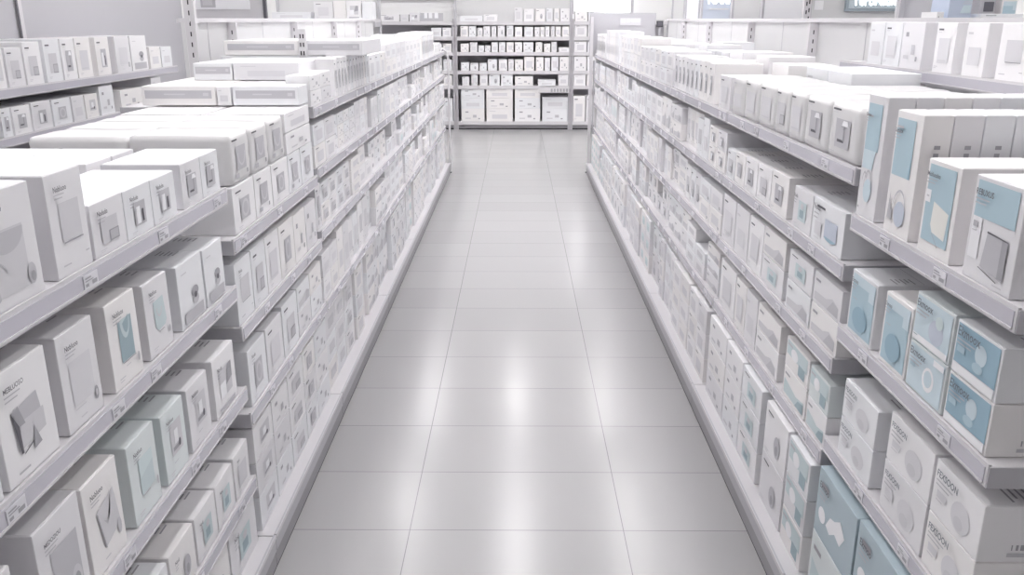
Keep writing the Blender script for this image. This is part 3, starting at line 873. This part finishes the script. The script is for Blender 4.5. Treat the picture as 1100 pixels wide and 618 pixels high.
# ------------------------------------------------------------------ header on the end of the right run
YH = 10.14
e = link('end_header', None)
x0, z1 = ony(634, 14, YH)
x1, z0 = ony(704, 31, YH)
e.location = ((x0 + x1) / 2, YH, z0)
hw, hh = (x1 - x0) / 2, z1 - z0
o = MB()
o.box(-hw, hw, 0, .02, -.3, hh, M_STEEL2)
o.obj('header_board', e)


def loc(u, v):
    x, z = ony(u, v, YH)
    return x - (x0 + x1) / 2, z - z0


a, b_ = loc(664.5, 28), loc(690, 18)
o = MB()
o.box(a[0], b_[0], -.008, 0, a[1], b_[1], M_STEEL2)
fr = o.obj('sign_frame', e)
a, b_ = loc(666, 27), loc(688.5, 19.3)
o = MB()
o.box(a[0], b_[0], -.011, -.008, a[1], b_[1], PR['g1'])
for (p0, p1) in ((667, 671.5), (673, 677), (678, 687)):
    u0_, v0_ = loc(p0, 24)
    u1_, v1_ = loc(p1, 20.5)
    o.face([(u0_, -.0115, v0_), (u1_, -.0115, v0_), (u1_, -.0115, v1_), (u0_, -.0115, v1_)], PR['w'])
o.obj('sign_face', fr)
tag(e, 'pale header board with a small framed sign closing the end of the right run', 'sign')
e = link('dark_speaker', None)
x, z = ony(709, 29, 10.085)
e.location = (x, 10.085, z)
o = MB()
w = .034
o.box(-w, w, 0, .05, 0, .066, M_SLOT)
o.box(-w * .8, w * .8, -.003, 0, .008, .058, PR['g4'])
o.obj('case', e)
o = MB()
o.box(-.01, .01, .01, .03, 1.421 - z, 0, M_STEEL2)
o.obj('stalk', e)
tag(e, 'small dark square device on a stalk at the end of the right run', 'device')

# ------------------------------------------------------------------ rack across the next aisle on the left
XR_ = -2.7
e = link('far_rack', None)
e.location = (-3.0, 5.2, 0)
inv = Matrix.Translation((3.0, -5.2, 0))
P = []
for z in (1.4, 1.15, .88, .56, .12):
    P.append(shelf_part(-1, e, 2.9, 6.95, z, 2.7, 3.2, False, lip=.05))
o = MB()
o.box(-3.23, -3.205, 2.85, 8.5, 0, 2.6, M_STEEL2)
yq = onx(22, 20, -3.2)[0]
o.box(-3.204, -3.195, yq - .03, yq + .03, 1.4, 2.6, M_STEEL)
o.box(-3.194, -3.19, yq - .04, yq - .02, 1.4, 2.6, PR['g4'])
P.append(o.obj('back_panel', e))
o = MB()
o.box(-2.74, -2.71, 2.88, 7.0, 0, .1, M_KICK)
P.append(o.obj('kick_plate', e))
for p in P:
    p.matrix_parent_inverse = inv
tag(e, 'white rack with grey back panel facing us across the next aisle on the left', 'shelf')
FR = [('top', 1.4, [(-8, 6.5, 50, 'pale'), (8, 27, 51, 'corner'), (28, 47, 45, 'corner'), (50, 68, 42, 'corner'), (69, 84, 41, 'lamp'), (84.5, 101, 40, 'pale'), (106, 121, 38, 'bottle'), (127, 143, 37, 'badge'), (143.5, 161, 35.5, 'knob'), (163, 175, 50, 'line'), (175.5, 187, 50, 'line')]),
      ('lower', 1.15, [(-8, 4, 118, 'lamp'), (5, 26, 115, 'lamp'), (27, 49, 110, 'bottle'), (50, 71, 107, 'oval'), (72, 86, 104, 'line'), (86.5, 101, 102, 'scene'), (103, 119, 90, 'dots'), (126, 150, 96, 'dots'), (161, 172, 82, 'line')])]
for nm, zs, row in FR:
    for i, (a, b_, vt, dn) in enumerate(row):
        ya, yb = onx(a, 80, -2.71)[0], onx(b_, 80, -2.71)[0]
        h = onx((a + b_) / 2, vt, -2.71)[1] - zs
        o, kw = carton(yb - ya - .01, .3, max(.08, min(.24 if nm == 'top' else .185, h)), dn, (-2.71, (ya + yb) / 2, zs + .001), PI / 2)
        o['label'] = f"white {kw} with {D[dn][0]}, {ORD[i]} along {nm} shelf across the next aisle"
        o['group'] = 'cartons on the rack across the next aisle'
e = link('partition_panel', None)
x0, _ = ony(202, 20, 8.6)
x1, _ = ony(286, 20, 8.6)
e.location = ((x0 + x1) / 2, 8.6, 0)
hw = (x1 - x0) / 2
o = MB()
o.box(-hw, hw, 0, .03, 0, 2.7, M_STEEL)
p = o.obj('board', e)
o = MB()
o.box(hw - .02, hw + .01, -.01, .03, 0, 2.7, PR['g4'])
o.obj('edge_strip', e)
a = ony(199, 10, 8.59)
b_ = ony(267, -6, 8.59)
o = MB()
cx_ = (x0 + x1) / 2
o.box(a[0] - cx_, b_[0] - cx_, -.008, 0, a[1], b_[1] + .2, PR['w'])
pp = o.obj('poster', e)
a, b_ = ony(215.5, 8, 8.58), ony(230, -6, 8.58)
o = MB()
o.box(a[0] - cx_, b_[0] - cx_, -.01, -.008, a[1], b_[1], PR['g2'])
o.box(a[0] - cx_ + .02, b_[0] - cx_ - .03, -.0108, -.01, a[1] + .02, b_[1], PR['g1'])
o.obj('poster_picture', pp)
tag(e, 'grey partition panel with a white poster behind the left run', 'panel')

e = link('gallery_shelf', None)
x0, z = ony(288, 20.5, 12.0)
x1, _ = ony(403, 20.5, 12.0)
e.location = ((x0 + x1) / 2, 12.0, 0)
hw = (x1 - x0) / 2
o = MB()
o.box(-hw, hw, 0, .5, z - .04, z, M_STEEL)
o.obj('shelf', e)
o = MB()
o.box(-hw, hw, .5, .53, 0, 2.6, M_PANEL)
o.obj('back_panel', e)
o = MB()
for x in (-hw, hw - .03):
    o.box(x, x + .03, .45, .5, 0, 2.6, M_STEEL2)
    o.box(x, x + .03, 0, .5, z - .1, z - .04, M_STEEL2)
o.obj('upright', e)
tag(e, 'high white shelf of cartons beyond the left run, seen above its top rail', 'shelf')
for i, (a, b_, vt, dn, lb) in enumerate(((292, 334, 13, 'line', 'wide low white carton first along the high shelf beyond the left run'), (337.5, 357.5, 2, 'pale', 'white carton with a small mark second along the high shelf beyond the left run'),
                                         (358.5, 371.5, 1, None, 'plain white carton third along the high shelf beyond the left run'), (372.5, 388, 1, 'arch', 'white carton with grey arch fourth along the high shelf beyond the left run'),
                                         (389, 400, 2, None, 'narrow white carton at the end of the high shelf beyond the left run'))):
    xa, za = ony(a, 20.5, 12.02)
    xb_, zb_ = ony(b_, vt, 12.02)
    o, kw = carton(xb_ - xa - .01, .3, zb_ - z, dn, ((xa + xb_) / 2, 12.02, z + .001), 0)
    o['label'] = lb
    o['group'] = 'cartons on the high shelf beyond the left run'

# ------------------------------------------------------------------ beyond the right run: panels, signs and stock of the next aisle


def panel(name, u0, u1, v, Y, label, m, zb=0.0, ztop=2.7, cat='panel', t=.03):
    x0, z0 = ony(u0, v, Y)
    x1, _ = ony(u1, v, Y)
    e = link(name, None)
    e.location = ((x0 + x1) / 2, Y, 0)
    o = MB()
    hw = (x1 - x0) / 2
    o.box(-hw, hw, 0, t, zb, ztop, m)
    o.obj('board', e)
    o = MB()
    o.box(-hw - .006, -hw + .012, -.006, t + .004, zb, ztop, M_STEEL2)
    o.box(hw - .012, hw + .006, -.006, t + .004, zb, ztop, M_STEEL2)
    o.obj('edge_profile', e)
    tag(e, label, cat)
    return e, (x0 + x1) / 2, hw


e, cx_, hw = panel('partition_panel', 868, 1003, 28, 6.2, 'tall grey partition panel carrying a glowing framed name sign', M_PANEL)


def lp(u, v, Y=6.19):
    x, z = ony(u, v, Y)
    return x - cx_, z


a, b_ = lp(907, 12), lp(972, -14)
o = MB()
o.box(a[0], b_[0], -.03, 0, a[1], b_[1], mat('sign_frame_teal', (160, 172, 180), .4))
fr = o.obj('sign_frame', e)
o = MB()
o.box(a[0] + .018, b_[0] - .018, -.034, -.028, a[1] + .018, b_[1] - .018, mat('sign_glass', (196, 208, 214), .3))
o.obj('sign_face', fr)
M_GLOW = mat('sign_glow', (240, 246, 250), .5, emit=(240, 247, 252, 2.2))
t = link('lettering', text_mesh('YeroNitine', M_GLOW), fr)
a2, b2 = lp(914, 6), lp(967, 0)
t.location = (a2[0], -.0355, a2[1])
t.scale = (b2[0] - a2[0], 1, (b2[0] - a2[0]) * 1.25)
o = MB()
a, b_ = lp(875, 10.5), lp(879, 5)
o.box(a[0], a[0] + .06, -.003, 0, a[1], a[1] + .06, PR['w'])
o.obj('notice', e)
e2 = link('slotted_post', None)
x, _ = ony(866.5, 20, 6.15)
e2.location = (x, 6.15, 0)
o = MB()
o.box(-.025, .025, 0, .04, 0, 2.7, M_STEEL)
o.obj('post', e2)
q = MB()
zz = 1.4
while zz < 2.0:
    q.box(-.012, -.004, -.0015, .002, zz, zz + .026, M_SLOT)
    q.box(.006, .014, -.0015, .002, zz + .012, zz + .04, M_SLOT)
    zz += .055
q.obj('slot_strip', e2)
tag(e2, 'tall white slotted post beside the grey panel with the glowing sign', 'post')
panel('partition_panel', 818, 864, 22, 6.6, 'bright white partition panel left of the tall slotted post', PR['w'])
panel('partition_panel', 786, 817, 20, 7.6, 'pale grey partition panel between the blue-grey sign and the bright panel', M_PANEL)
e, cx_, hw = panel('name_sign', 753, 785, 18, 8.6, 'blue-grey sign panel with white lettering beyond the right run', PR['lv'], cat='sign')
t = link('lettering', text_mesh('NARI', M_GLOW), e)
a2, b2 = ony(761, 4, 8.59), ony(784, 0, 8.59)
t.location = (a2[0] - cx_, -.002, a2[1])
t.scale = (b2[0] - a2[0], 1, (b2[0] - a2[0]) * 1.1)
o = MB()
a2, b2 = ony(762, 10.5, 8.59), ony(783, 9, 8.59)
o.box(a2[0] - cx_, b2[0] - cx_, -.004, 0, a2[1], b2[1], PR['g1'])
o.obj('printed_line', e)
panel('partition_panel', 736, 751, 16, 9.4, 'narrow white partition panel left of the blue-grey sign panel', PR['w'])
panel('partition_panel', 722, 735, 15, 10.6, 'narrow pale partition panel at the far end beyond the right run', M_PANEL)
# stock of the next aisle, by the picture's upper right corner
YN = 4.6
e = link('display_rack', None)
x0, z0 = ony(1004, 35, YN)
x1, _ = ony(1135, 35, YN)
e.location = ((x0 + x1) / 2, YN, 0)
hw = (x1 - x0) / 2
o = MB()
o.box(-hw, hw, 0, .5, z0 - .03, z0, M_STEEL)
o.obj('shelf', e)
o = MB()
o.box(-hw, hw, .5, .52, 0, 2.5, PR['g1'])
o.obj('back_panel', e)
o = MB()
for x in (-hw, hw - .03):
    o.box(x, x + .03, .46, .5, 0, 2.5, M_STEEL2)
    o.box(x, x + .03, 0, .03, 0, z0 - .03, M_STEEL2)
o.obj('upright', e)
tag(e, 'display rack of the next aisle behind the shallow upper shelf', 'shelf')
BLUEP = mat('card_sky', (194, 204, 222), .5, .35, var=.04)
for (u0, u1, vt, Yo, dn, bd, d, z_, lb) in ((1004, 1015, 13, 0, 'dots', None, .2, 0, 'narrow white carton with dark marks beside the big sky-blue carton'), (1015.6, 1048, -14, .02, None, BLUEP, .3, 0, 'big sky-blue carton on the display rack of the next aisle'),
                                            (1051, 1100, 15, -.02, 'pale', None, .3, .028, 'white carton lying in front of the grey mesh box on the display rack'), (1072, 1094, 0, .3, 'rfield', None, .12, 0, 'pale blue carton with white front behind the white carton on the display rack')):
    xa, _ = ony(u0, 30, YN + .01 + Yo)
    xb_, zt = ony(u1, vt, YN + .01 + Yo)
    o, kw = carton(xb_ - xa - .006, d - .1 if d > .25 else d - .02, zt - z0 - z_, dn, ((xa + xb_) / 2, YN + .01 + Yo, z0 + .001 + z_), 0, body=bd)
    o['label'] = lb
    if bd:
        q = MB()
        w_, h_ = xb_ - xa, zt - z0
        for m_, pts in ((PR['b0'], [(.5, .42), (.92, .42), (.92, .6), (.62, .6)]), (PR['lv'], [(.55, .62), (.9, .95), (.96, .62)]), (PR['g4'], [(.4, .22), (.52, .22), (.52, .32), (.4, .32)]), (PR['b2'], [(.56, .24), (.84, .27), (.84, .3), (.56, .3)])):
            q.face([((u - .5) * w_, -.002, v * h_) for u, v in pts], m_)
        q.obj('front_print', o)
o = MB()
xa, _ = ony(1050, 30, YN)
xb_, _ = ony(1101, 30, YN)
o.box(xa, xb_, YN - .05, YN + .2, z0 + .001, z0 + .027, M_STEEL)
o.box(xb_ - .06, xb_ - .01, YN - .055, YN - .05, z0 + .004, z0 + .024, M_SLOT)
o = o.obj('riser_tray')
tag(o, 'thin white tray with dark slot under the white carton on the display rack', 'tray')
e = link('mesh_box', None)
xa, za = ony(1052, 12.5, YN + .3)
xb_, zb_ = ony(1070, 2, YN + .3)
e.location = ((xa + xb_) / 2, YN + .3, z0)
o = MB()
hw = (xb_ - xa) / 2
o.box(-hw, hw, 0, .12, .001, zb_ - z0 + .05, M_STEEL2)
o.obj('case', e)
o = MB()
o.box(-hw + .02, hw - .01, -.003, 0, za - z0, zb_ - z0, PR['g4'])
o.obj('mesh_front', e)
tag(e, 'grey box with dark mesh front at the back of the display rack', 'box')
# lightbox on the back wall above the right bay
e = link('lightbox', None)
x0, z0 = ony(616.5, 13.5, 14.7)
x1, _ = ony(677, 13.5, 14.7)
e.location = ((x0 + x1) / 2, 14.7, z0)
hw = (x1 - x0) / 2
o = MB()
o.box(-hw, hw, 0, .08, 0, .9, mat('lightbox_face', (250, 250, 252), .4, emit=(252, 252, 253, .75)))
o.obj('lit_face', e)
o = MB()
o.box(hw, hw + .05, -.02, .08, -.02, .92, M_STEEL2)
o.box(-hw - .05, -hw, -.02, .08, -.02, .92, M_STEEL2)
o.box(-hw, hw, -.02, .08, .9, .94, M_STEEL2)
o.obj('casing', e)
tag(e, 'bright white lightbox on the back wall above the end of the right run', 'sign')

# ------------------------------------------------------------------ room
M_WALL = mat('wall_paint', (240, 240, 240), .7, .3, var=.03, noise_scale=.6)
M_CEIL = mat('ceiling_paint', (236, 236, 235), .8, .2, var=.02, noise_scale=.6)


def floor_material():
    m = bpy.data.materials.new('floor_tiles')
    m.use_nodes = True
    nt = m.node_tree
    b = nt.nodes['Principled BSDF']
    tc = nt.nodes.new('ShaderNodeTexCoord')
    mp = nt.nodes.new('ShaderNodeMapping')
    mp.inputs['Location'].default_value = (.3835, -2.645 + .41 * 8, 0)
    br = nt.nodes.new('ShaderNodeTexBrick')
    br.offset = 0
    br.inputs['Scale'].default_value = 1
    br.inputs['Brick Width'].default_value = .767
    br.inputs['Row Height'].default_value = .41
    br.inputs['Mortar Size'].default_value = .0019
    br.inputs['Mortar Smooth'].default_value = .3
    br.inputs['Bias'].default_value = 0
    br.inputs['Color1'].default_value = srgb(*FLOORC)
    br.inputs['Color2'].default_value = srgb(*[c - 4 for c in FLOORC])
    br.inputs['Mortar'].default_value = srgb(128, 127, 130)
    nz = nt.nodes.new('ShaderNodeTexNoise')
    nz.inputs['Scale'].default_value = 2.2
    nz.inputs['Detail'].default_value = 5
    mr = nt.nodes.new('ShaderNodeMapRange')
    mr.inputs['To Min'].default_value = .17
    mr.inputs['To Max'].default_value = .23
    nt.links.new(tc.outputs['Object'], mp.inputs[0])
    nt.links.new(mp.outputs[0], br.inputs['Vector'])
    nt.links.new(tc.outputs['Object'], nz.inputs['Vector'])
    nt.links.new(nz.outputs['Fac'], mr.inputs['Value'])
    nt.links.new(mr.outputs[0], b.inputs['Roughness'])
    nt.links.new(br.outputs['Color'], b.inputs['Base Color'])
    b.inputs['Specular IOR Level'].default_value = .24
    return m


FLOORC = (176, 175, 176)
M_FLOOR = floor_material()
RX, RY0, RY1, RZ = 7.0, -4.0, 14.9, 4.0


def slab(name, x0, x1, y0, y1, z0, z1, m):
    o = MB()
    o.box(x0, x1, y0, y1, z0, z1, m)
    return tag(o.obj(name), kind='structure')


slab('floor', -RX, RX, RY0, RY1, -.1, 0, M_FLOOR)
slab('ceiling', -RX, RX, RY0, RY1, RZ, RZ + .1, M_CEIL)
slab('wall_back', -RX, RX, RY1, RY1 + .1, 0, RZ, M_WALL)
slab('wall_front', -RX, RX, RY0 - .1, RY0, 0, RZ, M_WALL)
slab('wall_left', -RX - .1, -RX, RY0, RY1, 0, RZ, M_WALL)
slab('wall_right', RX, RX + .1, RY0, RY1, 0, RZ, M_WALL)
o = MB()
xa, za = ony(405, .8, 14.85)
xb_, _ = ony(487, .8, 14.85)
o.box(xa, xb_, 14.86, 14.9, za, za + .1, M_STEEL2)
tag(o.obj('trim_1'), kind='structure')

# ------------------------------------------------------------------ ceiling luminaires: aisle rows, plus unseen outer rows added as fill
for x, wd, base_strength in LAMPS:
    for y0, y1, f in LY:
        strength = base_strength * f
        ml = mat('lamp_diffuser_%.2f' % strength, (255, 255, 255), .5, emit=(255, 253, 253, strength))
        e = link('ceiling_light', None)
        e.location = (x, (y0 + y1) / 2, RZ - .08)
        L = (y1 - y0) / 2
        o = MB()
        o.box(-wd - .02, wd + .02, -L - .02, L + .02, .025, .08, M_STEEL)
        o.box(-wd - .02, -wd, -L, L, -.005, .025, M_STEEL)
        o.box(wd, wd + .02, -L, L, -.005, .025, M_STEEL)
        o.obj('housing', e)
        o = MB()
        o.box(-wd, wd, -L, L, .004, .02, ml)
        o.obj('diffuser', e)
        tag(e, 'long white strip light on the ceiling', 'ceiling light', 'strip lights on the ceiling')

w = bpy.data.worlds.new('world')
sc.world = w
w.use_nodes = True
w.node_tree.nodes['Background'].inputs[0].default_value = (.9, .9, .93, 1)
w.node_tree.nodes['Background'].inputs[1].default_value = .3

# ------------------------------------------------------------------ camera
cam = bpy.data.cameras.new('camera')
co = bpy.data.objects.new('camera', cam)
COL.objects.link(co)
cam.sensor_width = 36
cam.sensor_fit = 'HORIZONTAL'
cam.lens = F / 1100 * 36
co.location = (0, 0, H)
co.rotation_euler = (PI / 2 - PITCH, 0, YAW)
cam.clip_start, cam.clip_end = .02, 100
sc.camera = co
sc.view_settings.view_transform = 'Standard'
sc.view_settings.look = 'None'
sc.view_settings.gamma = 1
sc.view_settings.use_curve_mapping = False
sc.view_settings.exposure = EXPO
sc.cycles.use_denoising = True
sc.cycles.max_bounces = 14
sc.cycles.diffuse_bounces = 12
sc.cycles.glossy_bounces = 4
sc.cycles.caustics_reflective = False
sc.cycles.caustics_refractive = False
